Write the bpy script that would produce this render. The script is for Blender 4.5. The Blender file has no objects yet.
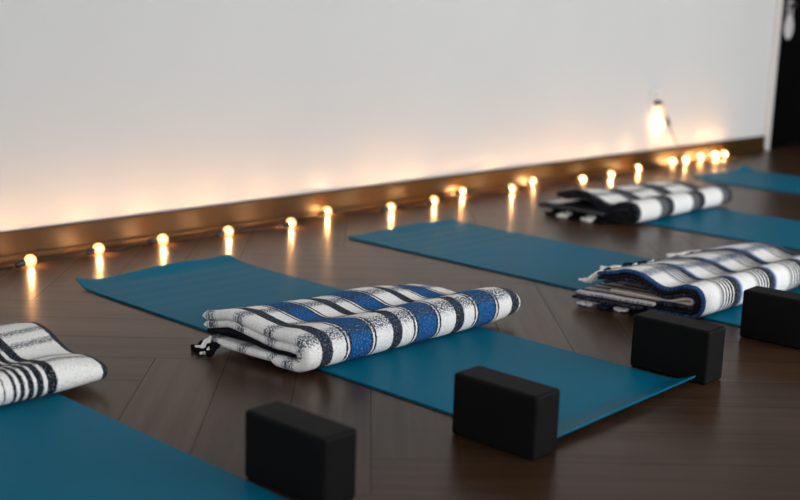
import bpy, bmesh, math, random
from mathutils import Vector, Matrix, noise
random.seed(7)
SC = bpy.context.scene
COL = SC.collection
PI = math.pi

# ------------------------------------------------------------------ helpers
def link(name, me, mats=(), parent=None, smooth=False):
    for m in mats: me.materials.append(m)
    o = bpy.data.objects.new(name, me); COL.objects.link(o)
    if smooth:
        for p in me.polygons: p.use_smooth = True
    if parent: o.parent = parent
    return o

def from_bm(name, bm, mats=(), parent=None, smooth=False):
    me = bpy.data.meshes.new(name); bm.normal_update(); bm.to_mesh(me); bm.free()
    return link(name, me, mats, parent, smooth)

def tag(o, label, cat, group=None, kind=None):
    o['label'] = label; o['category'] = cat
    if group: o['group'] = group
    if kind: o['kind'] = kind
    return o

def empty(name, loc=(0, 0, 0), rot=(0, 0, 0)):
    o = bpy.data.objects.new(name, None); COL.objects.link(o)
    o.empty_display_size = .05; o.location = loc; o.rotation_euler = rot
    return o

def structure(o):
    o['kind'] = 'structure'; return o

def add_box(bm, lo, hi):
    x0, y0, z0 = lo; x1, y1, z1 = hi
    v = [bm.verts.new(p) for p in ((x0,y0,z0),(x1,y0,z0),(x1,y1,z0),(x0,y1,z0),(x0,y0,z1),(x1,y0,z1),(x1,y1,z1),(x0,y1,z1))]
    for f in ((3,2,1,0),(4,5,6,7),(0,1,5,4),(1,2,6,5),(2,3,7,6),(3,0,4,7)):
        bm.faces.new([v[i] for i in f])
    return v

def box_obj(name, lo, hi, mat, parent=None, bevel=0, seg=3):
    bm = bmesh.new(); add_box(bm, lo, hi)
    if bevel:
        bmesh.ops.bevel(bm, geom=bm.edges[:], offset=bevel, segments=seg, profile=.5, affect='EDGES')
    return from_bm(name, bm, [mat], parent, smooth=False)

def add_lathe(bm, prof, seg=24, mtx=Matrix()):
    """profile [(r, a)] turned about the local X axis (a runs along X)"""
    rings = []
    for r, a in prof:
        if r < 1e-6:
            rings.append([bm.verts.new(mtx @ Vector((a, 0, 0)))])
        else:
            rings.append([bm.verts.new(mtx @ Vector((a, r*math.cos(2*PI*k/seg), r*math.sin(2*PI*k/seg)))) for k in range(seg)])
    for A, B in zip(rings, rings[1:]):
        for k in range(seg):
            k2 = (k+1) % seg
            if len(A) == 1 and len(B) == 1: continue
            if len(A) == 1: bm.faces.new((A[0], B[k], B[k2]))
            elif len(B) == 1: bm.faces.new((A[k], B[0], A[k2]))
            else: bm.faces.new((A[k], B[k], B[k2], A[k2]))

def catmull(pts, n=8):
    P = [Vector(p) for p in pts]; out = []
    for i in range(len(P)-1):
        a = P[max(i-1, 0)]; b = P[i]; c = P[i+1]; d = P[min(i+2, len(P)-1)]
        for k in range(n):
            t = k/n
            out.append(.5*((2*b) + (c-a)*t + (2*a-5*b+4*c-d)*t*t + (3*b-a-3*c+d)*t**3))
    out.append(P[-1]); return out

def add_tube(bm, pts, rad, seg=8, taper=None):
    rings = []; up = Vector((0, 0, 1)); n = len(pts)
    for i, p in enumerate(pts):
        d = (pts[min(i+1, n-1)] - pts[max(i-1, 0)])
        if d.length < 1e-9: d = Vector((1, 0, 0))
        d.normalize()
        s = d.cross(up)
        if s.length < .05: s = d.cross(Vector((0, 1, 0)))
        s.normalize(); t = s.cross(d)
        r = rad if taper is None else rad*taper(i/(n-1))
        rings.append([bm.verts.new(p + s*(r*math.cos(2*PI*k/seg)) + t*(r*math.sin(2*PI*k/seg))) for k in range(seg)])
    for A, B in zip(rings, rings[1:]):
        for k in range(seg):
            bm.faces.new((A[k], A[(k+1) % seg], B[(k+1) % seg], B[k]))
    bm.faces.new(rings[0][::-1]); bm.faces.new(rings[-1])

# ------------------------------------------------------------------ node helpers
class NT:
    def __init__(self, name):
        self.m = bpy.data.materials.new(name); self.m.use_nodes = True
        self.t = self.m.node_tree; self.N = self.t.nodes
        self.N.clear()
        self.out = self.N.new('ShaderNodeOutputMaterial')
    def n(self, typ, **kw):
        nd = self.N.new(typ)
        for k, v in kw.items(): setattr(nd, k, v)
        return nd
    def set(self, sock, v):
        if hasattr(v, 'is_output'): self.t.links.new(v, sock)
        elif isinstance(v, (tuple, list)) and len(v) == 3 and sock.type == 'RGBA': sock.default_value = (*v, 1)
        else: sock.default_value = v
    def math(self, op, a, b=None, c=None, clamp=False):
        nd = self.n('ShaderNodeMath', operation=op, use_clamp=clamp)
        self.set(nd.inputs[0], a)
        if b is not None: self.set(nd.inputs[1], b)
        if c is not None: self.set(nd.inputs[2], c)
        return nd.outputs[0]
    def mix(self, fac, a, b, mode='MIX'):
        nd = self.n('ShaderNodeMix', data_type='RGBA', blend_type=mode)
        self.set(nd.inputs[0], fac); self.set(nd.inputs[6], a); self.set(nd.inputs[7], b)
        return nd.outputs[2]
    def noise(self, vec, scale, detail=2, rough=.5):
        nd = self.n('ShaderNodeTexNoise'); 
        if vec is not None: self.set(nd.inputs['Vector'], vec)
        nd.inputs['Scale'].default_value = scale; nd.inputs['Detail'].default_value = detail; nd.inputs['Roughness'].default_value = rough
        return nd.outputs['Fac']
    def mapr(self, v, a, b, c=0., d=1.):
        nd = self.n('ShaderNodeMapRange'); self.set(nd.inputs[0], v)
        for i, x in enumerate((a, b, c, d)): nd.inputs[i+1].default_value = x
        return nd.outputs[0]
    def bump(self, h, strength=.3, dist=.002):
        nd = self.n('ShaderNodeBump'); nd.inputs['Strength'].default_value = strength; nd.inputs['Distance'].default_value = dist
        self.set(nd.inputs['Height'], h); return nd.outputs[0]
    def bsdf(self, color, rough=.5, normal=None, metal=0, spec=.5, sheen=0, **kw):
        b = self.n('ShaderNodeBsdfPrincipled')
        self.set(b.inputs['Base Color'], color); self.set(b.inputs['Roughness'], rough)
        b.inputs['Metallic'].default_value = metal; b.inputs['Specular IOR Level'].default_value = spec
        if sheen: b.inputs['Sheen Weight'].default_value = sheen
        for k, v in kw.items(): self.set(b.inputs[k], v)
        if normal is not None: self.set(b.inputs['Normal'], normal)
        return b.outputs[0]
    def done(self, sh):
        self.t.links.new(sh, self.out.inputs[0]); return self.m

def simple(name, col, rough=.5, metal=0, spec=.5, bump=None):
    k = NT(name)
    tc = k.n('ShaderNodeTexCoord').outputs['Object']
    n = k.noise(tc, bump[0] if bump else 60, 3)
    c = k.mix(k.mapr(n, .3, .7, 0, .12), col, tuple(x*.75 for x in col))
    nm = k.bump(n, bump[1], bump[2]) if bump else None
    return k.done(k.bsdf(c, rough, nm, metal, spec))

# ------------------------------------------------------------------ materials
def m_wall(name, col):
    k = NT(name); tc = k.n('ShaderNodeTexCoord').outputs['Object']
    n1 = k.noise(tc, 1.2, 3); n2 = k.noise(tc, 220, 2)
    c = k.mix(k.mapr(n1, .3, .7), col, tuple(x*.97 for x in col))
    return k.done(k.bsdf(c, .75, k.bump(n2, .12, .001), spec=.25))
M_WALL = m_wall('white_wall_paint', (.645, .65, .64))
M_CEIL = m_wall('ceiling_paint', (.78, .78, .77))
M_RIGHT = m_wall('grey_wall_paint', (.12, .115, .11))

def m_floor():
    k = NT('dark_oak_planks')
    uv = k.n('ShaderNodeUVMap', uv_map='UVMap').outputs[0]
    sp = k.n('ShaderNodeSeparateXYZ'); k.set(sp.inputs[0], uv)
    u, v = sp.outputs[0], sp.outputs[1]
    rnd = k.n('ShaderNodeAttribute', attribute_name='plank').outputs['Fac']
    cb = k.n('ShaderNodeCombineXYZ')
    k.set(cb.inputs[0], k.math('MULTIPLY', u, 1.6)); k.set(cb.inputs[1], k.math('MULTIPLY', v, 26.)); k.set(cb.inputs[2], k.math('MULTIPLY', rnd, 37.))
    g1 = k.noise(cb.outputs[0], 1.3, 6, .62)
    cb2 = k.n('ShaderNodeCombineXYZ')
    k.set(cb2.inputs[0], k.math('MULTIPLY', u, 6.)); k.set(cb2.inputs[1], k.math('MULTIPLY', v, 160.)); k.set(cb2.inputs[2], k.math('MULTIPLY', rnd, 71.))
    g2 = k.noise(cb2.outputs[0], 1.5, 4, .6)
    base = k.mix(k.mapr(g1, .3, .7), FLOOR_A, FLOOR_B)
    base = k.mix(k.mapr(g2, .42, .62, 0, .36), base, tuple(x*.5 for x in FLOOR_A))
    tone = k.mapr(rnd, 0, 1, .80, 1.18)
    tn = k.n('ShaderNodeCombineXYZ')
    for i in range(3): k.set(tn.inputs[i], tone)
    base = k.mix(1., base, tn.outputs[0], 'MULTIPLY')
    # bevelled seams round each plank
    e = k.math('MINIMUM', k.math('MINIMUM', v, k.math('SUBTRACT', PW, v)), k.math('MINIMUM', u, k.math('SUBTRACT', PL, u)))
    seam = k.mapr(e, .0006, .0018, 1, 0)
    base = k.mix(k.math('MULTIPLY', seam, .8), base, (.012, .009, .007))
    h = k.math('SUBTRACT', k.math('MULTIPLY', g1, .05), seam)
    nm = k.bump(h, .10, .0005)
    rough = k.math('ADD', k.mapr(g1, .3, .7, .28, .31), k.math('MULTIPLY', seam, .3))
    return k.done(k.bsdf(base, rough, nm, spec=FLOOR_SPEC))
FLOOR_A = (.066, .034, .0175); FLOOR_B = (.025, .0125, .0062); FLOOR_SPEC = .14
PW, PL = .1835, 1.20
M_FLOOR = m_floor()

def m_mat():
    k = NT('teal_mat_foam'); tc = k.n('ShaderNodeTexCoord').outputs['Object']
    n1 = k.noise(tc, 3, 3); n2 = k.noise(tc, 420, 2)
    c = k.mix(k.mapr(n1, .3, .7), (.0003, .126, .214), (.0003, .115, .197))
    return k.done(k.bsdf(c, .44, k.bump(n2, .25, .0006), spec=.035))
M_MAT = m_mat()

def m_block():
    k = NT('black_foam'); tc = k.n('ShaderNodeTexCoord').outputs['Object']
    n1 = k.noise(tc, 300, 3); vo = k.n('ShaderNodeTexVoronoi'); k.set(vo.inputs['Vector'], tc); vo.inputs['Scale'].default_value = 260
    c = k.mix(k.mapr(n1, .35, .7), (.0024, .0024, .0025), (.0058, .0054, .005))
    h = k.math('ADD', n1, k.math('MULTIPLY', vo.outputs['Distance'], .6))
    return k.done(k.bsdf(c, .62, k.bump(h, .25, .0006), spec=.10))
M_BLOCK = m_block()
M_BASE = simple('brown_baseboard_paint', (.040, .0205, .0035), .42, spec=.22, bump=(40, .06, .001))
M_TRIM = simple('white_trim_paint', (.74, .72, .69), .45)
M_DOOR = simple('black_door_paint', (.0012, .0012, .0013), .7, spec=.04)
M_CHROME = simple('dark_steel', (.05, .05, .05), .35, 1.0)
M_CABLE = simple('brown_cable_rubber', (.010, .008, .006), .5)
M_SOCKET = simple('black_socket_plastic', (.008, .007, .006), .35)
M_BRASS = simple('brass', (.55, .34, .12), .3, 1.0)
M_PLATE = simple('ivory_outlet_plastic', (.72, .70, .67), .4)
M_HANGER = simple('white_card', (.62, .61, .62), .5)
M_INK = simple('red_ink', (.42, .16, .16), .6)
M_INKG = simple('grey_ink', (.17, .18, .20), .6)
M_WFRAME = simple('window_frame_paint', (.7, .7, .7), .4)

def m_pane():
    k = NT('window_glass')
    a = k.n('ShaderNodeBsdfTransparent').outputs[0]; b = k.n('ShaderNodeBsdfGlossy'); b.inputs['Roughness'].default_value = .02
    mx = k.n('ShaderNodeMixShader'); mx.inputs[0].default_value = .06
    k.t.links.new(a, mx.inputs[1]); k.t.links.new(b.outputs[0], mx.inputs[2])
    return k.done(mx.outputs[0])
M_PANE = m_pane()

BULB_COL = (1.0, .50, .20)
def m_globe():
    k = NT('clear_bulb_glass')
    tr = k.n('ShaderNodeBsdfTransparent'); tr.inputs[0].default_value = (1, .97, .92, 1)
    gl = k.n('ShaderNodeBsdfGlossy'); gl.inputs['Roughness'].default_value = .03
    fr = k.n('ShaderNodeFresnel'); fr.inputs[0].default_value = 1.45
    mx = k.n('ShaderNodeMixShader'); k.set(mx.inputs[0], k.math('MULTIPLY', fr.outputs[0], .6))
    k.t.links.new(tr.outputs[0], mx.inputs[1]); k.t.links.new(gl.outputs[0], mx.inputs[2])
    em = k.n('ShaderNodeEmission'); em.inputs[0].default_value = (1, .50, .16, 1); em.inputs[1].default_value = GLOBE_E
    ad = k.n('ShaderNodeAddShader'); k.t.links.new(mx.outputs[0], ad.inputs[0]); k.t.links.new(em.outputs[0], ad.inputs[1])
    return k.done(ad.outputs[0])
GLOBE_E = .75
M_GLOBE = m_globe()
def m_fil():
    k = NT('glowing_filament')
    em = k.n('ShaderNodeEmission'); em.inputs[0].default_value = (*BULB_COL, 1); em.inputs[1].default_value = FIL_E
    return k.done(em.outputs[0])
FIL_E = 2700.
M_FIL = m_fil()

WHITE = (.84, .825, .795); INK = (.010, .010, .014); CHAR = (.020, .022, .029); BLUE = (.003, .082, .26)
LBLUE = (.05, .16, .42)

def m_blanket(name, period, s0, segs, cross=(), cperiod=.1, ccol=(.06, .085, .15), cfac=.65, borders=(), fleck=.5):
    """segs: [(end position in metres within the period, colour)], gradient when the colour is a pair"""
    k = NT(name)
    uv = k.n('ShaderNodeUVMap', uv_map='UVMap').outputs[0]
    sp = k.n('ShaderNodeSeparateXYZ'); k.set(sp.inputs[0], uv)
    jit = k.noise(uv, 130, 3, .6); jit2 = k.noise(uv, 520, 2, .6)
    off = k.math('ADD', k.math('MULTIPLY_ADD', jit, .007, -.0035), k.math('MULTIPLY_ADD', jit2, .0085, -.00425))
    s = k.math('ADD', sp.outputs[0], off); t = k.math('ADD', sp.outputs[1], k.math('MULTIPLY', off, 3.0))
    f = k.math('FRACT', k.math('DIVIDE', k.math('SUBTRACT', s, s0-10*period), period))
    rp = k.n('ShaderNodeValToRGB'); k.set(rp.inputs[0], f); cr = rp.color_ramp; cr.interpolation = 'LINEAR'
    stops = []; a = 0.
    for end, c in segs:
        c0, c1 = c if isinstance(c[0], tuple) else (c, c)
        stops += [(a/period + 1e-4, c0), (end/period, c1)]; a = end
    cr.elements[0].position = stops[0][0]; cr.elements[0].color = (*stops[0][1], 1)
    cr.elements[1].position = stops[-1][0]; cr.elements[1].color = (*stops[-1][1], 1)
    for p, c in stops[1:-1]:
        e = cr.elements.new(min(p, 1)); e.color = (*c, 1)
    col = rp.outputs[0]
    sm = k.noise(uv, 250, 1.5, .7)
    if cross:
        tf = k.math('FRACT', k.math('DIVIDE', k.math('ADD', t, 10*cperiod), cperiod))
        m = None
        for c, hw in cross:
            q = k.mapr(k.math('ABSOLUTE', k.math('SUBTRACT', tf, c/cperiod)), hw*.5/cperiod, hw*1.25/cperiod, 1, 0)
            m = q if m is None else k.math('MAXIMUM', m, q)
        gate = k.mapr(k.math('ADD', sm, k.math('MULTIPLY', m, .16)), .58, .66)
        col = k.mix(k.math('MULTIPLY', k.math('MULTIPLY', gate, m), cfac), col, ccol)
    for lo, hi, c in borders:
        q = k.math('MULTIPLY', k.math('GREATER_THAN', s, lo), k.math('LESS_THAN', s, hi))
        col = k.mix(q, col, c)
    # woollen flecks, light in the dark yarn and dark in the light yarn
    fl = k.noise(uv, 270, 1, .6)
    col = k.mix(k.mapr(fl, .55, .68, 0, fleck), col, (.30, .36, .46))
    col = k.mix(k.mapr(k.noise(uv, 240, 1, .6), .24, .34, min(.9, fleck*1.6), 0), col, k.mix(1., col, (.36, .38, .43), 'MULTIPLY'))
    h = k.math('ADD', k.math('MULTIPLY', k.noise(uv, 240, 3, .75), 1.), k.math('MULTIPLY', fl, .5))
    return k.done(k.bsdf(col, .92, k.bump(h, .55, .003), spec=.06))

# ------------------------------------------------------------------ room shell
XL, XR, YF, ZC = -4.6, 7.4, -7.6, 2.9
def build_floor():
    bm = bmesh.new(); uvl = bm.loops.layers.uv.new('UVMap'); rl = bm.faces.layers.float.new('plank')
    W, L = PW, PL
    c45 = math.sqrt(.5)
    A0, B0 = .722 - L, -1.27       # anchor of one plank in the 45 degree frame (a along +x-y, b along +x+y)
    def w(a, b): return Vector(((a + b)*c45, (b - a)*c45, 0))
    def quad(a0, b0, a1, b1, along_a):
        P = [w(a0, b0), w(a1, b0), w(a1, b1), w(a0, b1)]
        cx = sum(p.x for p in P)/4; cy = sum(p.y for p in P)/4
        if cx < XL-1.2 or cx > XR+1.2 or cy < YF-1.2 or cy > 1.2: return
        f = bm.faces.new([bm.verts.new(p) for p in P]); f[rl] = random.random()
        uvs = [(0, 0), (L, 0), (L, W), (0, W)] if along_a else [(0, 0), (0, W), (L, W), (L, 0)]
        for lp, q in zip(f.loops, uvs): lp[uvl].uv = q
    for j in range(-16, 17):
        for i in range(-95, 96):
            a = A0 + i*W + j*(L + W); b = B0 + i*W + j*(W - L)
            quad(a, b, a + L, b + W, True)
            quad(a + L, b + W - L, a + L + W, b + W, False)
    for co, no in (((XL,0,0),(-1,0,0)), ((XR,0,0),(1,0,0)), ((0,YF,0),(0,-1,0)), ((0,0,0),(0,1,0))):
        bmesh.ops.bisect_plane(bm, geom=bm.verts[:]+bm.edges[:]+bm.faces[:], plane_co=co, plane_no=no, clear_outer=True)
    bm.normal_update()
    for f in bm.faces:
        if f.normal.z < 0: f.normal_flip()
    return structure(from_bm('floor', bm, [M_FLOOR]))
build_floor()
structure(box_obj('ceiling', (XL, YF, ZC), (XR, 0, ZC+.1), M_CEIL))
LW = (-5.3, -2.5)
bm = bmesh.new()
add_box(bm, (XL-.1, YF, 0), (XL, LW[0], ZC)); add_box(bm, (XL-.1, LW[1], 0), (XL, 0, ZC))
add_box(bm, (XL-.1, LW[0], 0), (XL, LW[1], .7)); add_box(bm, (XL-.1, LW[0], 2.3), (XL, LW[1], ZC))
structure(from_bm('wall_left', bm, [M_WALL]))
bm = bmesh.new(); a, b = LW
for y0, y1, z0_, z1_ in ((a, a+.05, .7, 2.3), (b-.05, b, .7, 2.3), (a+.05, b-.05, .7, .75), (a+.05, b-.05, 2.25, 2.3), ((a+b)/2-.02, (a+b)/2+.02, .75, 2.25)):
    add_box(bm, (XL-.09, y0, z0_), (XL-.03, y1, z1_))
fr = structure(from_bm('window_4', bm, [M_WFRAME]))
box_obj('glass_pane', (XL-.065, a+.05, .75), (XL-.061, b-.05, 2.25), M_PANE, fr)
li = bpy.data.lights.new('window_daylight', 'AREA'); li.shape = 'RECTANGLE'; li.size = 1.5; li.size_y = b-a-.1
li.energy = 52; li.color = (.97, .985, 1.0)
lo = bpy.data.objects.new('window_daylight', li); COL.objects.link(lo)
lo.location = (XL-.16, (a+b)/2, 1.5); lo.rotation_euler = (0, -PI/2, 0)
structure(box_obj('wall_right', (XR, YF, 0), (XR+.1, 0, ZC), M_RIGHT))

DX0, DX1, DH = 5.642, 6.62, 2.06        # door opening in the back wall
bm = bmesh.new()
add_box(bm, (DX0, .06, -.01), (DX1, .1, DH))
add_box(bm, (XL, 0, 0), (DX0, .1, ZC)); add_box(bm, (DX1, 0, 0), (XR, .1, ZC)); add_box(bm, (DX0, 0, DH), (DX1, .1, ZC))
structure(from_bm('wall_back', bm, [M_WALL]))

# daylight side behind the camera: three windows
WINS = [(.6, 2.4), (2.9, 4.7), (5.1, 6.9)]; WZ0, WZ1 = .85, 2.45
bm = bmesh.new(); xs = [XL] + [x for w_ in WINS for x in w_] + [XR]
for i in range(0, len(xs), 2): add_box(bm, (xs[i], YF-.1, 0), (xs[i+1], YF, ZC))
for a, b in WINS:
    add_box(bm, (a, YF-.1, 0), (b, YF, WZ0)); add_box(bm, (a, YF-.1, WZ1), (b, YF, ZC))
structure(from_bm('wall_front', bm, [M_WALL]))
for n, (a, b) in enumerate(WINS):
    bm = bmesh.new()
    add_box(bm, (a, YF-.09, WZ0), (a+.05, YF-.03, WZ1)); add_box(bm, (b-.05, YF-.09, WZ0), (b, YF-.03, WZ1))
    add_box(bm, (a+.05, YF-.09, WZ0), (b-.05, YF-.03, WZ0+.05)); add_box(bm, (a+.05, YF-.09, WZ1-.05), (b-.05, YF-.03, WZ1))
    mid = (a+b)/2; add_box(bm, (mid-.02, YF-.085, WZ0+.05), (mid+.02, YF-.035, WZ1-.05))
    fr = structure(from_bm('window_%d' % (n+1), bm, [M_WFRAME]))
    box_obj('glass_pane', (a+.05, YF-.065, WZ0+.05), (b-.05, YF-.061, WZ1-.05), M_PANE, fr)
    li = bpy.data.lights.new('window_daylight', 'AREA'); li.shape = 'RECTANGLE'; li.size = b-a-.1; li.size_y = WZ1-WZ0-.1
    li.energy = WIN_E if 'WIN_E' in globals() else 94; li.color = (.97, .985, 1.0)
    lo = bpy.data.objects.new('window_daylight', li); COL.objects.link(lo)
    lo.location = ((a+b)/2, YF-.16, (WZ0+WZ1)/2); lo.rotation_euler = (PI/2, 0, 0)
    # aims into the room (+y)

# baseboard with a small shoe moulding, two runs each side of the door casing
def baseboard(name, x0, x1):
    prof = [(0, 0), (-.022, 0), (-.022, .008), (-.019, .015), (-.0125, .0185), (-.0125, .093), (-.010, .0985), (0, .0985)]
    bm = bmesh.new(); A = [bm.verts.new((x0, y, z)) for y, z in prof]; B = [bm.verts.new((x1, y, z)) for y, z in prof]
    n = len(prof)
    for i in range(n): bm.faces.new((A[i], A[(i+1) % n], B[(i+1) % n], B[i]))
    bm.faces.new(A); bm.faces.new(B[::-1]); bmesh.ops.recalc_face_normals(bm, faces=bm.faces[:])
    return structure(from_bm(name, bm, [M_BASE]))
baseboard('baseboard_back', XL, 5.584)
baseboard('baseboard_corner', 6.678, XR)

bm = bmesh.new(); add_box(bm, (DX0, 0, -.02), (DX1, .06, 0)); structure(from_bm('trim_2', bm, [M_DOOR]))
# door with white casing
CW = .056
bm = bmesh.new()
for x0, x1 in ((DX0-CW, DX0), (DX1, DX1+CW)):
    v = add_box(bm, (x0, -.022, 0), (x1, 0, DH+CW))
add_box(bm, (DX0, -.022, DH), (DX1, 0, DH+CW))
bmesh.ops.bevel(bm, geom=bm.edges[:], offset=.004, segments=2, affect='EDGES')
structure(from_bm('trim_1', bm, [M_TRIM]))
door = structure(box_obj('door_1', (DX0+.002, .012, .0015), (DX1-.002, .055, DH-.002), M_DOOR, bevel=.002))
bm = bmesh.new()
add_lathe(bm, [(0, 0), (.026, 0), (.026, .007), (.011, .010), (.0085, .014), (.0085, .058), (.018, .061), (.022, .068), (.022, .078), (.017, .084), (0, .086)], 24, Matrix.Translation((5.722, .012, .972)) @ Matrix.Rotation(-PI/2, 4, 'Z'))
from_bm('door_handle', bm, [M_CHROME], door, smooth=True)

# ------------------------------------------------------------------ yoga mats
MW, ML, MT = .61, 1.842, .005
def yoga_mat(x0, y0, label, seed, back=(.012, .012), front=(.0, .0), ripple=.0007, length=ML):
    nu, nv = 28, 110; bm = bmesh.new()
    def H(u, v):
        d = v*length; e = (1-v)*length
        z = .0
        cb = back[0]*(1-u) + back[1]*u
        z += cb*max(0, 1-d/.075)**2*(.65+.35*math.cos(u*2*PI+seed))
        if back[0] > .015: z += .012*max(0, 1-u/.16)**2*max(0, 1-d/.10)**2
        if back[1] > .015: z += .012*max(0, 1-(1-u)/.22)**2*max(0, 1-d/.16)**2
        cf = front[0]*(1-u) + front[1]*u
        z += cf*max(0, 1-e/.085)**2
        z += ripple*(.5+.5*math.sin(d*2*PI/.085 + .8*math.sin(u*3+seed)))*(1/(1+((d-.22)/.3)**2))
        z += .0004*(1+noise.noise(Vector((u*2, v*9, seed))))
        return z + .0004
    top, bot = [], []
    for j in range(nv+1):
        v = j/nv; v = v + .035*math.sin(2*PI*v)*-1*.9 if 0 < v < 1 else v
        rt, rb = [], []
        for i in range(nu+1):
            u = i/nu; z = H(u, v)
            rt.append(bm.verts.new((x0+u*MW, y0-v*length, z+MT))); rb.append(bm.verts.new((x0+u*MW, y0-v*length, z)))
        top.append(rt); bot.append(rb)
    for j in range(nv):
        for i in range(nu):
            bm.faces.new((top[j][i], top[j+1][i], top[j+1][i+1], top[j][i+1]))
            bm.faces.new((bot[j][i], bot[j][i+1], bot[j+1][i+1], bot[j+1][i]))
        bm.faces.new((top[j][0], bot[j][0], bot[j+1][0], top[j+1][0])); bm.faces.new((top[j][nu], top[j+1][nu], bot[j+1][nu], bot[j][nu]))
    for i in range(nu):
        bm.faces.new((top[0][i], top[0][i+1], bot[0][i+1], bot[0][i])); bm.faces.new((top[nv][i], bot[nv][i], bot[nv][i+1], top[nv][i+1]))
    bmesh.ops.recalc_face_normals(bm, faces=bm.faces[:])
    o = from_bm('yoga_mat', bm, [M_MAT], smooth=True)
    md = o.modifiers.new('edge', 'EDGE_SPLIT'); md.split_angle = math.radians(40)
    return tag(o, label, 'yoga mat', 'teal yoga mats laid out along the wall')

yoga_mat(-1.204, -.49, 'teal yoga mat cut off by the bottom left corner of the photo', 1)
yoga_mat(-.010, -.493, 'middle teal yoga mat, both ends showing, under the blue striped blanket', 2.2, (.026, .016), (.012, .024), .0010)
yoga_mat(1.209, -.468, 'teal yoga mat running under the fringed blue and white plaid blanket', 3.1, (.006, .012), (0, 0), .0016)
yoga_mat(2.457, -.46, 'teal yoga mat running under the black and white plaid blanket', 4.4)
yoga_mat(3.866, -.450, 'farthest teal yoga mat, at the right edge in front of the black door', 5.3, (.012, .02))

# ------------------------------------------------------------------ yoga blocks
BL, BD, BH = .221, .087, .1392
def yoga_block(x, y, rot, label):
    bm = bmesh.new(); add_box(bm, (0, -BL, 0), (BD, 0, BH))
    bmesh.ops.bevel(bm, geom=bm.edges[:], offset=.0075, segments=4, profile=.5, affect='EDGES')
    o = from_bm('yoga_block', bm, [M_BLOCK], smooth=True)
    md = o.modifiers.new('wn', 'WEIGHTED_NORMAL'); md.keep_sharp = True
    o.location = (x, y, .0003); o.rotation_euler = (0, 0, rot)
    return tag(o, label, 'yoga block', 'black foam yoga blocks at the mat corners')
yoga_block(-.5805, -2.0311, .026, 'black foam yoga block at the bottom, cut off by the lower edge of the photo')
yoga_block(-.1005, -2.1440, .012, 'black foam yoga block at the near left corner of the middle mat')
yoga_block(.6235, -2.1295, 0, 'black foam yoga block at the near right corner of the middle mat')
yoga_block(1.1080, -2.1855, .0395, 'black foam yoga block cut off by the right edge, in front of the fringed blanket')

# ------------------------------------------------------------------ blankets
def smooth_samples(L, r, n):
    ends = [r*(1-math.cos(a)) for a in [k*(PI/2)/6 for k in range(7)]]
    mid = [r + (L-2*r)*k/n for k in range(1, n)]
    return ends + mid + [L-x for x in reversed(ends)]

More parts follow.
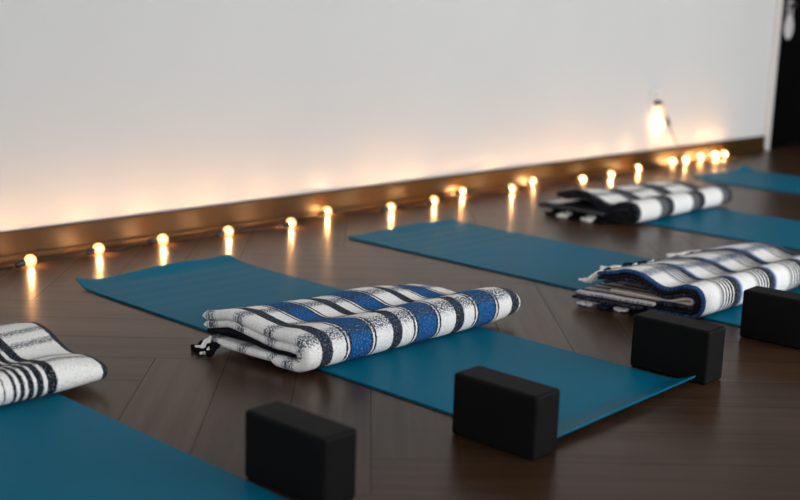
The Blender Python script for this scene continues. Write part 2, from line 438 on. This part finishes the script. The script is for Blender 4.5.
def blanket_layer(bm, uvl, C, H, lay, z0, seed, mi):
    FL, FR, BR, BL_ = [Vector((*c, 0)) for c in C]
    Lx = (FR-FL).length; D = lay['D']
    t = lay['t']; r = t/2
    off = lay.get('off', 0); rf = lay.get('rf', .05)
    X0 = lay.get('x0', 0); X1 = Lx - lay.get('x1', 0)
    Xs = [X0 + x for x in smooth_samples(X1-X0, r, 84)]
    top_b = lay.get('top', D); bot_b = lay.get('bot', D)
    Dn = lay.get('Dn', D)
    # path parameter samples: (kind, value)
    path = []
    if lay.get('arm') != 'bottom':
        for x in smooth_samples(top_b-rf, r, 44)[:-7]: path.append(('t', top_b-x))
    if lay.get('arm') is None:
        for k in range(0, 19): path.append(('c', PI*k/18))
    elif lay.get('arm') == 'top':
        path.append(('t', rf+r*.4)); path.append(('t', rf+r*.1)); path.append(('t', rf))
    if lay.get('arm') != 'top':
        if lay.get('arm') == 'bottom': path += [('b', rf), ('b', rf+r*.1), ('b', rf+r*.4)]
        for x in [y for y in reversed(smooth_samples(bot_b-rf, r, 30)[:-7])]: path.append(('b', bot_b-x))
    zs = lay.get('zs')
    grid = []; n_p = len(path); nX = len(Xs)
    for X in Xs:
        u = X/Lx; row = []
        for kind, val in path:
            zt = H(u, rf) - r - off if kind != 't' else H(u, val) - r - off
            zb = z0(u) + r + off*lay.get('offb', 1)
            if kind == 't': d, z = val, max(zt, z0(u) + r)
            elif kind == 'b': d, z = val, zb
            else:
                zc = (zt+zb)/2; hh = (zt-zb)/2; rx = rf - off*lay.get('offx', 1) - r
                s_, c_ = math.sin(val), math.cos(val)
                d = rf - rx*abs(s_)**.85; z = zc + hh*(1 if c_ > 0 else -1)*abs(c_)**.9
            row.append((d, z))
        grid.append(row)
    outer, inner, ts = [], [], []
    for i, X in enumerate(Xs):
        u = X/Lx; row = grid[i]; ro, ri, rt = [], [], []
        # path length measured from the foremost point
        acc = [0]
        for j in range(1, n_p): acc.append(acc[-1] + math.hypot(row[j][0]-row[j-1][0], row[j][1]-row[j-1][1]))
        jm = min(range(n_p), key=lambda q: row[q][0])
        eX = min(X-X0, X1-X)
        fx = math.sqrt(max(0, 1-max(0, 1-eX/r)**2))
        for j in range(n_p):
            d, z = row[j]
            a = row[max(j-1, 0)]; b = row[min(j+1, n_p-1)]
            td, tz = b[0]-a[0], b[1]-a[1]; l = math.hypot(td, tz) or 1e-6
            nd, nz = tz/l, -td/l          # points outward (up on the top arm)
            eP = min(acc[j], acc[-1]-acc[j]); fp = math.sqrt(max(0, 1-max(0, 1-eP/r)**2))
            e = max(.04, fx*fp)*r
            wob = .0014*noise.noise(Vector((X*22, acc[j]*22, seed))) + .003*noise.noise(Vector((X*6, acc[j]*6, seed+9)))*lay.get('wob', 1)
            ex = 0
            near = max(0, 1-(X-X0)/.12); far = max(0, 1-(X1-X)/.12)
            ex = (near+far)*.011*noise.noise(Vector((acc[j]*9, seed*3.1, 0)))
            for sgn, lst in ((1, ro), (-1, ri)):
                dd = d + nd*(e*sgn) ; zz = z + nz*(e*sgn) + (wob if kind_is_top(path[j]) else 0)
                uu = (X+ex)/Lx; vv = dd/Dn
                p = (FL*(1-uu)+FR*uu)*(1-vv) + (BL_*(1-uu)+BR*uu)*vv
                lst.append(bm.verts.new((p.x, p.y, max(zz, .0003))))
            rt.append(acc[jm]-acc[j])
        outer.append(ro); inner.append(ri); ts.append(rt)
    def face(vs, uvs):
        f = bm.faces.new(vs); f.smooth = True; f.material_index = mi
        for lp, q in zip(f.loops, uvs): lp[uvl].uv = q
    su = lay.get('su', 0); tu = lay.get('tu', 0)
    U = lambda i, j: (Xs[i]+su, ts[i][j]+tu)
    for i in range(nX-1):
        for j in range(n_p-1):
            q = [U(i, j), U(i, j+1), U(i+1, j+1), U(i+1, j)]
            face((outer[i][j], outer[i][j+1], outer[i+1][j+1], outer[i+1][j]), q)
            face((inner[i][j], inner[i+1][j], inner[i+1][j+1], inner[i][j+1]), [q[0], q[3], q[2], q[1]])
        for j in (0, n_p-1):
            face((outer[i][j], outer[i+1][j], inner[i+1][j], inner[i][j]), [U(i, j), U(i+1, j), U(i+1, j), U(i, j)])
    for j in range(n_p-1):
        for i in (0, nX-1):
            face((outer[i][j], inner[i][j], inner[i][j+1], outer[i][j+1]), [U(i, j), U(i, j), U(i, j+1), U(i, j+1)])

def kind_is_top(k): return k[0] == 't'

def blanket(label, C, H, layers, mats, z0=lambda u: .009, seed=1, loc=None):
    bm = bmesh.new(); uvl = bm.loops.layers.uv.new('UVMap')
    for n, lay in enumerate(layers):
        blanket_layer(bm, uvl, C, H, lay, z0, seed+n*5.3, lay.get('mi', 0))
    bmesh.ops.recalc_face_normals(bm, faces=bm.faces[:])
    root = empty('folded_blanket', (0, 0, 0))
    from_bm('blanket_cloth', bm, mats, root)
    tag(root, label, 'blanket', 'folded woven blankets on the mats')
    return root

def tassel(root, p, d, mat, n=4, L=.05, r=.0035, seed=0, name='tassel', base=.0008, droop=.9):
    rnd = random.Random(seed); bm = bmesh.new(); d = Vector(d).normalized(); p = Vector(p)
    side = d.cross(Vector((0, 0, 1))).normalized()
    for k in range(n):
        pts = []
        ph = rnd.random()*6; spread = (k-(n-1)/2)*.9*r
        ll = L*rnd.uniform(.75, 1.1)
        for q in range(9):
            f = q/8
            z = p.z + (rnd.random()-.5)*.001 - (p.z-r-base)*min(1, f*1.6)*droop + r*.5*math.sin(ph+f*9)
            pts.append(Vector((p.x, p.y, 0)) + d*(ll*f) + side*(spread*(1+f*1.3) + r*.8*math.sin(ph+f*12)) + Vector((0, 0, max(z, r+base))))
        add_tube(bm, pts, r, 7, lambda f: .85+.35*math.sin(f*PI))
    return from_bm(name, bm, [mat], root, smooth=True)

g = lambda x, c, w: math.exp(-((x-c)/w)**2)

# ---- the blue striped blanket on the middle mat
B1SEG = [(.017, CHAR), (.060, WHITE), (.0668, INK), (.0725, WHITE), (.0790, INK), (.148, BLUE), (.1545, INK), (.1605, WHITE), (.1670, INK), (.226, WHITE), (.245, CHAR)]
M_B1 = m_blanket('blue_striped_wool', .245, .063, B1SEG, [(.035, .020)], .105, (.024, .036, .065), .95)
M_DARK = m_blanket('black_wool', .2, 0, [(.1, (.006, .006, .008)), (.2, (.009, .009, .012))], fleck=.07)
M_YARN_W = m_blanket('white_yarn', .2, 0, [(.1, WHITE), (.2, (.66, .66, .66))])
M_YARN_B = M_DARK
M_YARN_M = m_blanket('navy_yarn', .2, 0, [(.1, (.014, .03, .075)), (.2, INK)])
M_PINK = m_blanket('cream_navy_wool', .09, 0, [(.035, (.62, .50, .44)), (.05, (.02, .04, .10)), (.07, (.55, .50, .50)), (.09, INK)], fleck=.6)
def H1(u, d):
    z = .089 + .019*g(d, .05, .06)*min(1, .35+u*2) - .010*g(d, .15, .045)*min(1, u*2.2) + .016*g(d, .25, .07)*(.45+.75*g(u, .50, .30))
    z += -.016*max(0, (d-.29)/.08) - .014*max(0, u-.75)/.25*g(d, .26, .14)
    z += .006 - .016*max(0, (u-.90)/.10)**2 + .022*max(0, 1-u/.45)*max(0, (d-.05)/.30) + .003*math.sin(u*11+1)*g(d, .2, .12)
    return z
b1 = blanket('folded blue, white and black striped blanket lying across the middle mat',
    [(-.085, -1.672), (.745, -1.685), (.60, -1.335), (-.115, -1.285)], H1,
    [dict(t=.029, off=0, rf=.053, D=.37, mi=0, top=.37, bot=.12, wob=1.6),
     dict(t=.022, off=.0275, offb=.25, offx=.75, rf=.053, D=.37, mi=0, x0=.002, x1=.006, top=.365, bot=.355, su=.005, tu=.03),
     dict(t=.018, off=.0480, rf=.066, D=.37, mi=1, x0=.006, x1=.02, top=.36, arm='top')],
    [M_B1, M_DARK], seed=3, z0=lambda u: .009 + .014*max(0, (u-.85)/.15)**1.5)
tassel(b1, (-.116, -1.318, .030), (-.9, .18, 0), M_DARK, 5, .040, .0055, 1)
tassel(b1, (-.122, -1.335, .018), (-.9, .10, 0), M_YARN_W, 3, .038, .0042, 2)
tassel(b1, (-.112, -1.300, .016), (-.9, .35, 0), M_DARK, 4, .040, .005, 3)
tassel(b1, (-.116, -1.325, .040), (-.9, .16, 0), M_YARN_W, 3, .040, .0036, 4, base=.012)
tassel(b1, (-.116, -1.350, .028), (-.9, .12, 0), M_DARK, 4, .038, .005, 5)

# ---- fringed blue and white plaid blanket on the next mat
G = (.10, .10, .11)
B2SEG = [(.005, INK), (.014, WHITE), (.022, INK), (.030, WHITE), (.040, INK), (.047, WHITE), (.058, INK), (.063, WHITE), (.082, INK), (.104, (INK, (.05, .06, .09))), (.116, (LBLUE, (.45, .55, .74))), (.190, WHITE), (.215, (WHITE, (.25, .25, .26)))]
M_B2 = m_blanket('blue_plaid_wool', .215, .112, B2SEG, [(.105, .026)], .16, (.04, .07, .15), .95, borders=((-.05, .014, (.012, .05, .16)), ))
def H2(u, d):
    z = .088 + .018*g(d, .05, .06) - .012*g(d, .15, .05) + .010*g(d, .26, .07) + .006*g(u, .8, .25)*g(d, .3, .1)
    z += .005*math.sin(u*9+.5)*g(d, .24, .1) - .010*max(0, (d-.32)/.08) + .030*max(0, 1-u/.7)*min(1, d/.3)
    return z
b2 = blanket('folded blue and white plaid blanket with fringe, lying beside the block at the right edge',
    [(1.150, -2.045), (2.02, -2.075), (2.02, -1.665), (1.095, -1.700)], H2,
    [dict(t=.0125, off=0, rf=.052, D=.41, mi=0, top=.41, bot=.43, wob=1.4),
     dict(t=.0120, off=.0130, rf=.050, D=.41, mi=1, top=.40, bot=.44, x0=-.006),
     dict(t=.0110, off=.0265, rf=.052, D=.41, mi=2, top=.38, bot=.40, x0=-.004),
     dict(t=.0100, off=.0385, rf=.056, D=.41, mi=3, top=.12, bot=.36, x0=.004),
     dict(arm='bottom', t=.0120, off=.0265, rf=.16, D=.41, mi=3, bot=.46, x0=-.040),
     dict(arm='bottom', t=.0100, off=.0130, rf=.20, D=.41, mi=2, bot=.47, x0=-.055)],
    [M_B2, M_DARK, M_YARN_M, M_PINK], seed=11)
rr = random.Random(5)
for k in range(13):
    f = k/12
    x = 1.115 + .66*f; y = -1.702 + .027*f + .003*math.sin(k*2.1)
    tassel(b2, (x, y, H2(max(0, x-1.12)/.87, .40)-.004+.004*rr.random()), (-.55+.7*rr.random(), 1, 0), (M_YARN_W, M_DARK, M_YARN_W, M_YARN_M)[k % 4], 5, .050+.02*rr.random(), .0050, 20+k, base=.0085, droop=.12+.3*rr.random())
for k in range(4):
    tassel(b2, (1.092+.01*k, -1.70-.055*k, .018), (-1, .35, 0), (M_YARN_W, M_YARN_M, M_YARN_W, M_DARK)[k], 5, .045, .0048, 50+k)

# ---- black and white plaid blanket on the right mat
B3SEG = [(.030, ((.30, .30, .30), (.05, .05, .05))), (.040, INK), (.050, (.22, .22, .22)), (.062, INK), (.068, (.15, .15, .15)), (.118, INK), (.280, WHITE)]
M_B3 = m_blanket('black_plaid_wool', .28, .192, B3SEG, [(.09, .024)], .17, (.035, .035, .04), .95, borders=((-.05, .022, INK),))
def H3(u, d):
    z = .082 + .018*g(d, .05, .06) - .016*g(d, .15, .05) + .012*g(d, .28, .08) + .006*math.sin(u*8+2)*g(d, .3, .12)
    z += .026*max(0, 1-u/.8)*min(1, d/.3) - .012*max(0, (d-.33)/.08)
    return z
b3 = blanket('folded black and white plaid blanket, the farthest one, lying near the string lights',
    [(2.345, -1.060), (3.20, -1.045), (3.18, -.64), (2.335, -.635)], H3,
    [dict(t=.0130, off=0, rf=.050, D=.41, mi=0, top=.41, bot=.42, wob=1.6),
     dict(t=.0125, off=.0135, rf=.048, D=.41, mi=1, top=.40, bot=.44, x0=-.004),
     dict(t=.0120, off=.0265, rf=.050, D=.41, mi=2, top=.37, bot=.34),
     dict(t=.0105, off=.0390, rf=.058, D=.41, mi=1, top=.16, bot=.36, x0=-.008),
     dict(arm='bottom', t=.0120, off=.0265, rf=.14, D=.41, mi=2, bot=.47, x0=-.050, su=.30)],
    [M_B3, M_DARK, M_B3], seed=23)
for k in range(5):
    tassel(b3, (2.325+.004*k, -.66-.06*k, .020), (-1, .4-.1*k, 0), (M_DARK, M_YARN_W, M_DARK, M_YARN_W, M_DARK)[k], 6, .055, .0055, 80+k)

# ---- white blanket with black bands, cut off by the left edge
B0SEG = [(.004, INK), (.022, WHITE), (.030, INK), (.038, WHITE), (.050, INK), (.058, WHITE), (.072, INK), (.080, WHITE), (.096, INK), (.106, WHITE), (.130, INK), (.36, WHITE)]
M_B0 = m_blanket('white_banded_wool', .36, .495, B0SEG, [(.110, .014), (.055, .014)], .155, (.03, .03, .035), .9, borders=((.744, 1., (.020, .024, .034)),))
def H0(u, d):
    z = .074 + .009*g(d, .05, .05) - .010*g(d, .15, .05) + .026*g(d, .29, .08)
    return z - .022*max(0, (u-.85)/.15)**1.5*g(d, .0, .2)
b0 = blanket('white folded blanket with black bands, cut off by the left edge',
    [(-1.24, -1.412), (-.475, -1.412), (-.475, -1.0), (-1.22, -1.0)], H0,
    [dict(t=.026, off=0, rf=.052, D=.39, mi=0, top=.39, bot=.38, wob=1.6),
     dict(t=.018, off=.0250, rf=.058, D=.39, mi=0, x0=.004, x1=.004, top=.385, arm='top')],
    [M_B0, M_DARK], seed=31, z0=lambda u: .009 + .012*max(0, (u-.85)/.15)**1.5)

# ------------------------------------------------------------------ globe string lights
R = .020
BULBS = [  # x, y, z of the globe centre, yaw of its axis, tilt
 (.029, -.148, .0205, 8), (.307, -.126, .0205, 12), (.581, -.126, .0205, -5), (.869, -.151, .0205, 4), (1.180, -.164, .0205, 20), (1.480, -.056, .0205, 10),
 (1.777, -.151, .0205, 2), (2.076, -.139, .0205, 10), (2.384, -.046, .0205, 12), (2.670, -.128, .0205, 5), (2.945, -.048, .0205, 15), (3.236, -.157, .0205, 14),
 (3.532, -.139, .0205, -12), (3.880, -.092, .0205, 8), (4.330, -.048, .0205, 10), (4.435, -.076, .0205, 6), (4.665, -.048, .0205, 8), (4.735, -.090, .0205, 15), (4.850, -.050, .0205, 5), (4.965, -.048, .0205, 8)]
LABELS = [
 'lit globe bulb nearest the left edge of the photo, beside the baseboard',
 'second lit globe bulb from the left, near the curled corner of the middle mat',
 'third lit globe bulb from the left, behind the far end of the middle mat',
 'fourth lit globe bulb from the left, behind the far right corner of the middle mat',
 'fifth lit globe bulb from the left, on bare floor between two mats',
 'sixth lit globe bulb from the left, lying close to the baseboard',
 'seventh lit globe bulb from the left, behind the left corner of the second mat end',
 'eighth lit globe bulb from the left, out from the baseboard behind a mat end',
 'ninth lit globe bulb from the left, close against the baseboard',
 'tenth lit globe bulb from the left, lying out from the baseboard',
 'eleventh lit globe bulb from the left, against the baseboard left of the plaid blanket',
 'twelfth lit globe bulb from the left, behind the left end of the black plaid blanket',
 'thirteenth lit globe bulb from the left, behind the middle of the black plaid blanket',
 'fourteenth lit globe bulb from the left, last one left of the wall outlet cable',
 'fifteenth lit globe bulb from the left, just right of the wall outlet cable',
 'sixteenth lit globe bulb from the left, lying a little in front of the baseboard',
 'seventeenth lit globe bulb from the left, at the near end of the bright cluster',
 'eighteenth lit globe bulb from the left, on the floor in the bright cluster',
 'nineteenth lit globe bulb from the left, in the bright cluster by the baseboard',
 'lit globe bulb at the far right end of the string, nearest the black door']

def bulb_parts(root):
    bm = bmesh.new()
    prof = [(0, R)]
    for k in range(1, 15):
        a = k*PI*.84/14
        prof.append((R*math.sin(a), R*math.cos(a)))
    prof += [(.0088, -.0205), (.0082, -.024)]
    add_lathe(bm, prof, 28); from_bm('glass_globe', bm, [M_GLOBE], root, smooth=True)
    bm = bmesh.new()
    add_lathe(bm, [(0, -.003), (.0010, -.002), (.0014, .000), (.0014, .005), (.0010, .007), (0, .008)], 14)
    from_bm('filament', bm, [M_FIL], root, smooth=True)
    bm = bmesh.new()
    add_lathe(bm, [(0, -.005), (.0017, -.005), (.0014, -.015), (.004, -.022), (0, -.022)], 10)
    from_bm('filament_stem', bm, [M_BRASS], root, smooth=True)
    bm = bmesh.new()
    pr = [(.0085, -.022)]
    for k in range(9): pr.append((.0085 + (.0006 if k % 2 else 0), -.0225-.0012*k))
    pr.append((0, -.0335)); add_lathe(bm, pr, 20); from_bm('screw_base', bm, [M_BRASS], root, smooth=True)
    bm = bmesh.new()
    add_lathe(bm, [(.0095, -.0262), (.0120, -.0262), (.0122, -.030), (.0112, -.034), (.0108, -.054), (.0075, -.060), (.0040, -.063), (0, -.063)], 20)
    from_bm('socket', bm, [M_SOCKET], root, smooth=True)
    bm = bmesh.new(); add_tube(bm, catmull([(-.060, 0, 0), (-.070, .002, -.004), (-.076, .005, -.006), (-.079, .010, -.0095)], 6), .0021, 7)
    from_bm('lead_wire', bm, [M_CABLE], root, smooth=True)

def copy_thing(root):
    c = root.copy(); COL.objects.link(c)
    for ch in root.children:
        k = ch.copy(); COL.objects.link(k); k.parent = c
    return c
proto = None; bulb_ends = []
def place_bulb(x, y, z, yaw, pitch, label):
    global proto
    if proto is None:
        proto = empty('light_bulb'); bulb_parts(proto); o = proto
    else: o = copy_thing(proto)
    o.location = (x, y, z); o.rotation_euler = (0, math.radians(pitch), math.radians(yaw))
    tag(o, label, 'light bulb', 'globe bulbs of the string lights')
    mt = Matrix.Translation((x, y, z)) @ o.rotation_euler.to_matrix().to_4x4()
    return mt @ Vector((-.062, 0, 0)) if label.find('hanging') < 0 else mt @ Vector((-.0815, .011, -.0098))
for (x, y, z, yaw), lb in zip(BULBS, LABELS):
    bulb_ends.append(place_bulb(x, y, z, yaw, math.degrees(math.asin(max(-.9, min(.9, -(z-.0125)/.062*-1)))) *-1 if False else -6, lb))
hang = place_bulb(4.196, -.036, .246, 182, 4, 'lit globe bulb hanging against the wall just below the outlet')

# cable: floor run from socket to socket, then up the wall to the outlet
pts = [Vector((-1.6, -.10, .0026)), Vector((-.8, -.13, .0026)), Vector((-.35, -.10, .0026))]
for i, e in enumerate(bulb_ends):
    by = BULBS[i][1]
    yy = min(-.0262, by + .034) if i < 14 else -.0262
    pts.append(Vector((e.x-.03, yy, .0027))); pts.append(Vector((e.x+.03, yy, .0027))); pts.append(Vector((e.x+.095, min(-.0262, yy+.004), .0027)))
    nx = bulb_ends[i+1] if i+1 < len(bulb_ends) else Vector((5.16, -.10, 0))
    gap = nx.x - e.x
    if gap > .24:
        f = .6; pts.append(Vector((e.x+gap*f, min(-.04, (by*(1-f)+nx.y*f)+.035+.03*math.sin(i*1.7+f*4)), .0027)))
pts = [Vector((p.x, min(p.y, -.0262), p.z)) for p in pts]
bm = bmesh.new(); add_tube(bm, catmull(pts, 7), .0024, 7)
cab = empty('string_light_cable', (-.35, -.1, 0)); 
def childloc(o, root):
    o.parent = root; o.matrix_parent_inverse = Matrix.Translation(root.location).inverted(); return o
childloc(from_bm('floor_wire', bm, [M_CABLE], None, True), cab)
bm = bmesh.new()
up = [(4.385, -.0275, .004), (4.415, -.030, .012), (4.44, -.026, .06), (4.425, -.020, .105), (4.40, -.008, .15), (4.345, -.006, .215), (4.30, -.007, .27), (4.262, -.010, .32), (4.215, -.020, .372), (4.185, -.026, .379)]
add_tube(bm, catmull(up, 8), .0024, 7)
add_tube(bm, catmull([(4.30, -.007, .27), (4.30, -.022, .262), (hang.x+.014, hang.y+.006, hang.z+.008), (hang.x+.005, hang.y+.002, hang.z+.004)][::1], 6), .0024, 7)
add_tube(bm, [Vector((4.312, -.008, .255)), Vector((4.297, -.008, .283))], .0065, 8)
childloc(from_bm('wall_wire', bm, [M_CABLE], None, True), cab)
childloc(box_obj('plug', (4.135, -.034, .369), (4.188, -.0065, .391), M_SOCKET, None, .004), cab)
tag(cab, 'thin dark string light cable along the baseboard, plugged into the wall outlet', 'cable')

outl = empty('wall_outlet', (4.16, 0, .40))
childloc(box_obj('cover_plate', (4.10, -.0055, .335), (4.215, -.0002, .455), M_PLATE, None, .002), outl)
bm = bmesh.new()
for zc in (.424, ):
    for dx in (-.009, .009): add_box(bm, (4.158+dx-.0016, -.0062, zc-.006), (4.158+dx+.0016, -.0054, zc+.006))
childloc(from_bm('plug_slots', bm, [M_SOCKET]), outl)
tag(outl, 'white wall outlet with a black plug, above the string lights', 'outlet')

# ------------------------------------------------------------------ oval hanger on the door handle
hang_root = empty('door_hanger', (5.722, -.040, .87))
def plate(name, ring, hole, y0, y1, mat):
    bm = bmesh.new(); n = len(ring)
    def lay(y): return [bm.verts.new((x, y, z)) for x, z in ring], [bm.verts.new((x, y, z)) for x, z in hole]
    if hole:
        a, ah = lay(y0); b, bh = lay(y1)
        for i in range(n):
            j = (i+1) % n
            bm.faces.new((a[i], a[j], ah[j], ah[i])); bm.faces.new((b[i], bh[i], bh[j], b[j]))
            bm.faces.new((a[i], b[i], b[j], a[j])); bm.faces.new((ah[i], ah[j], bh[j], bh[i]))
    else:
        a = [bm.verts.new((x, y0, z)) for x, z in ring]; b = [bm.verts.new((x, y1, z)) for x, z in ring]
        bm.faces.new(a); bm.faces.new(b[::-1])
        for i in range(n): bm.faces.new((a[i], b[i], b[(i+1) % n], a[(i+1) % n]))
    bmesh.ops.recalc_face_normals(bm, faces=bm.faces[:])
    return childloc(from_bm(name, bm, [mat]), hang_root)
TX = 5.722
plate('hanger_card', [(TX+.062*math.cos(a), .825+.078*math.sin(a)) for a in [2*PI*k/32 for k in range(32)]], None, -.041, -.037, M_HANGER)
def rrect(w, h, k=32):
    out = []
    for q in range(k):
        a = 2*PI*q/k; c, s = math.cos(a), math.sin(a)
        out.append((w*(abs(c)**.45)*(1 if c > 0 else -1), h*(abs(s)**.45)*(1 if s > 0 else -1)))
    return out
plate('hanger_loop', [(TX+x, .945+z) for x, z in rrect(.036, .060)], [(TX+x, .945+z) for x, z in rrect(.020, .042)], -.040, -.036, M_HANGER)
bm = bmesh.new()
for k, (zz, w) in enumerate(((.862, .014), (.848, .022), (.835, .018))): add_box(bm, (TX-w, -.0418, zz-.004), (TX+w, -.0409, zz+.004))
childloc(from_bm('red_mark', bm, [M_INK]), hang_root)
bm = bmesh.new()
for k, (zz, w) in enumerate(((.806, .020), (.794, .016), (.783, .011))): add_box(bm, (TX-w, -.0418, zz-.0035), (TX+w, -.0409, zz+.0035))
childloc(from_bm('grey_mark', bm, [M_INKG]), hang_root)
tag(hang_root, 'white oval hanger with a faint red mark, hanging on the black door', 'door hanger')

# ------------------------------------------------------------------ camera
cam = bpy.data.cameras.new('camera'); co = bpy.data.objects.new('camera', cam); COL.objects.link(co)
F = 1178.79; pitch, yaw, roll = .2071, -.8170, .0312
cp, sp_, cy, sy = math.cos(pitch), math.sin(pitch), math.cos(yaw), math.sin(yaw)
fw = Vector((-sy*cp, cy*cp, -sp_)); rt = Vector((cy, sy, 0)); upv = rt.cross(fw)
r2 = math.cos(roll)*rt + math.sin(roll)*upv; u2 = -math.sin(roll)*rt + math.cos(roll)*upv
m = Matrix((( r2.x, u2.x, -fw.x, -1.9442), (r2.y, u2.y, -fw.y, -3.7078), (r2.z, u2.z, -fw.z, .9102), (0, 0, 0, 1)))
co.matrix_world = m
cam.sensor_width = 36; cam.lens = F*36/800; cam.clip_start = .05
cam.dof.use_dof = True; cam.dof.focus_distance = 3.1; cam.dof.aperture_fstop = 1.9
SC.camera = co

# ------------------------------------------------------------------ world and view
w_ = bpy.data.worlds.new('sky'); SC.world = w_; w_.use_nodes = True
w_.node_tree.nodes['Background'].inputs[0].default_value = (.75, .85, 1, 1); w_.node_tree.nodes['Background'].inputs[1].default_value = .6
vs = SC.view_settings; vs.view_transform = 'Standard'; vs.look = 'None'; vs.gamma = 1; vs.exposure = .80; vs.use_curve_mapping = False
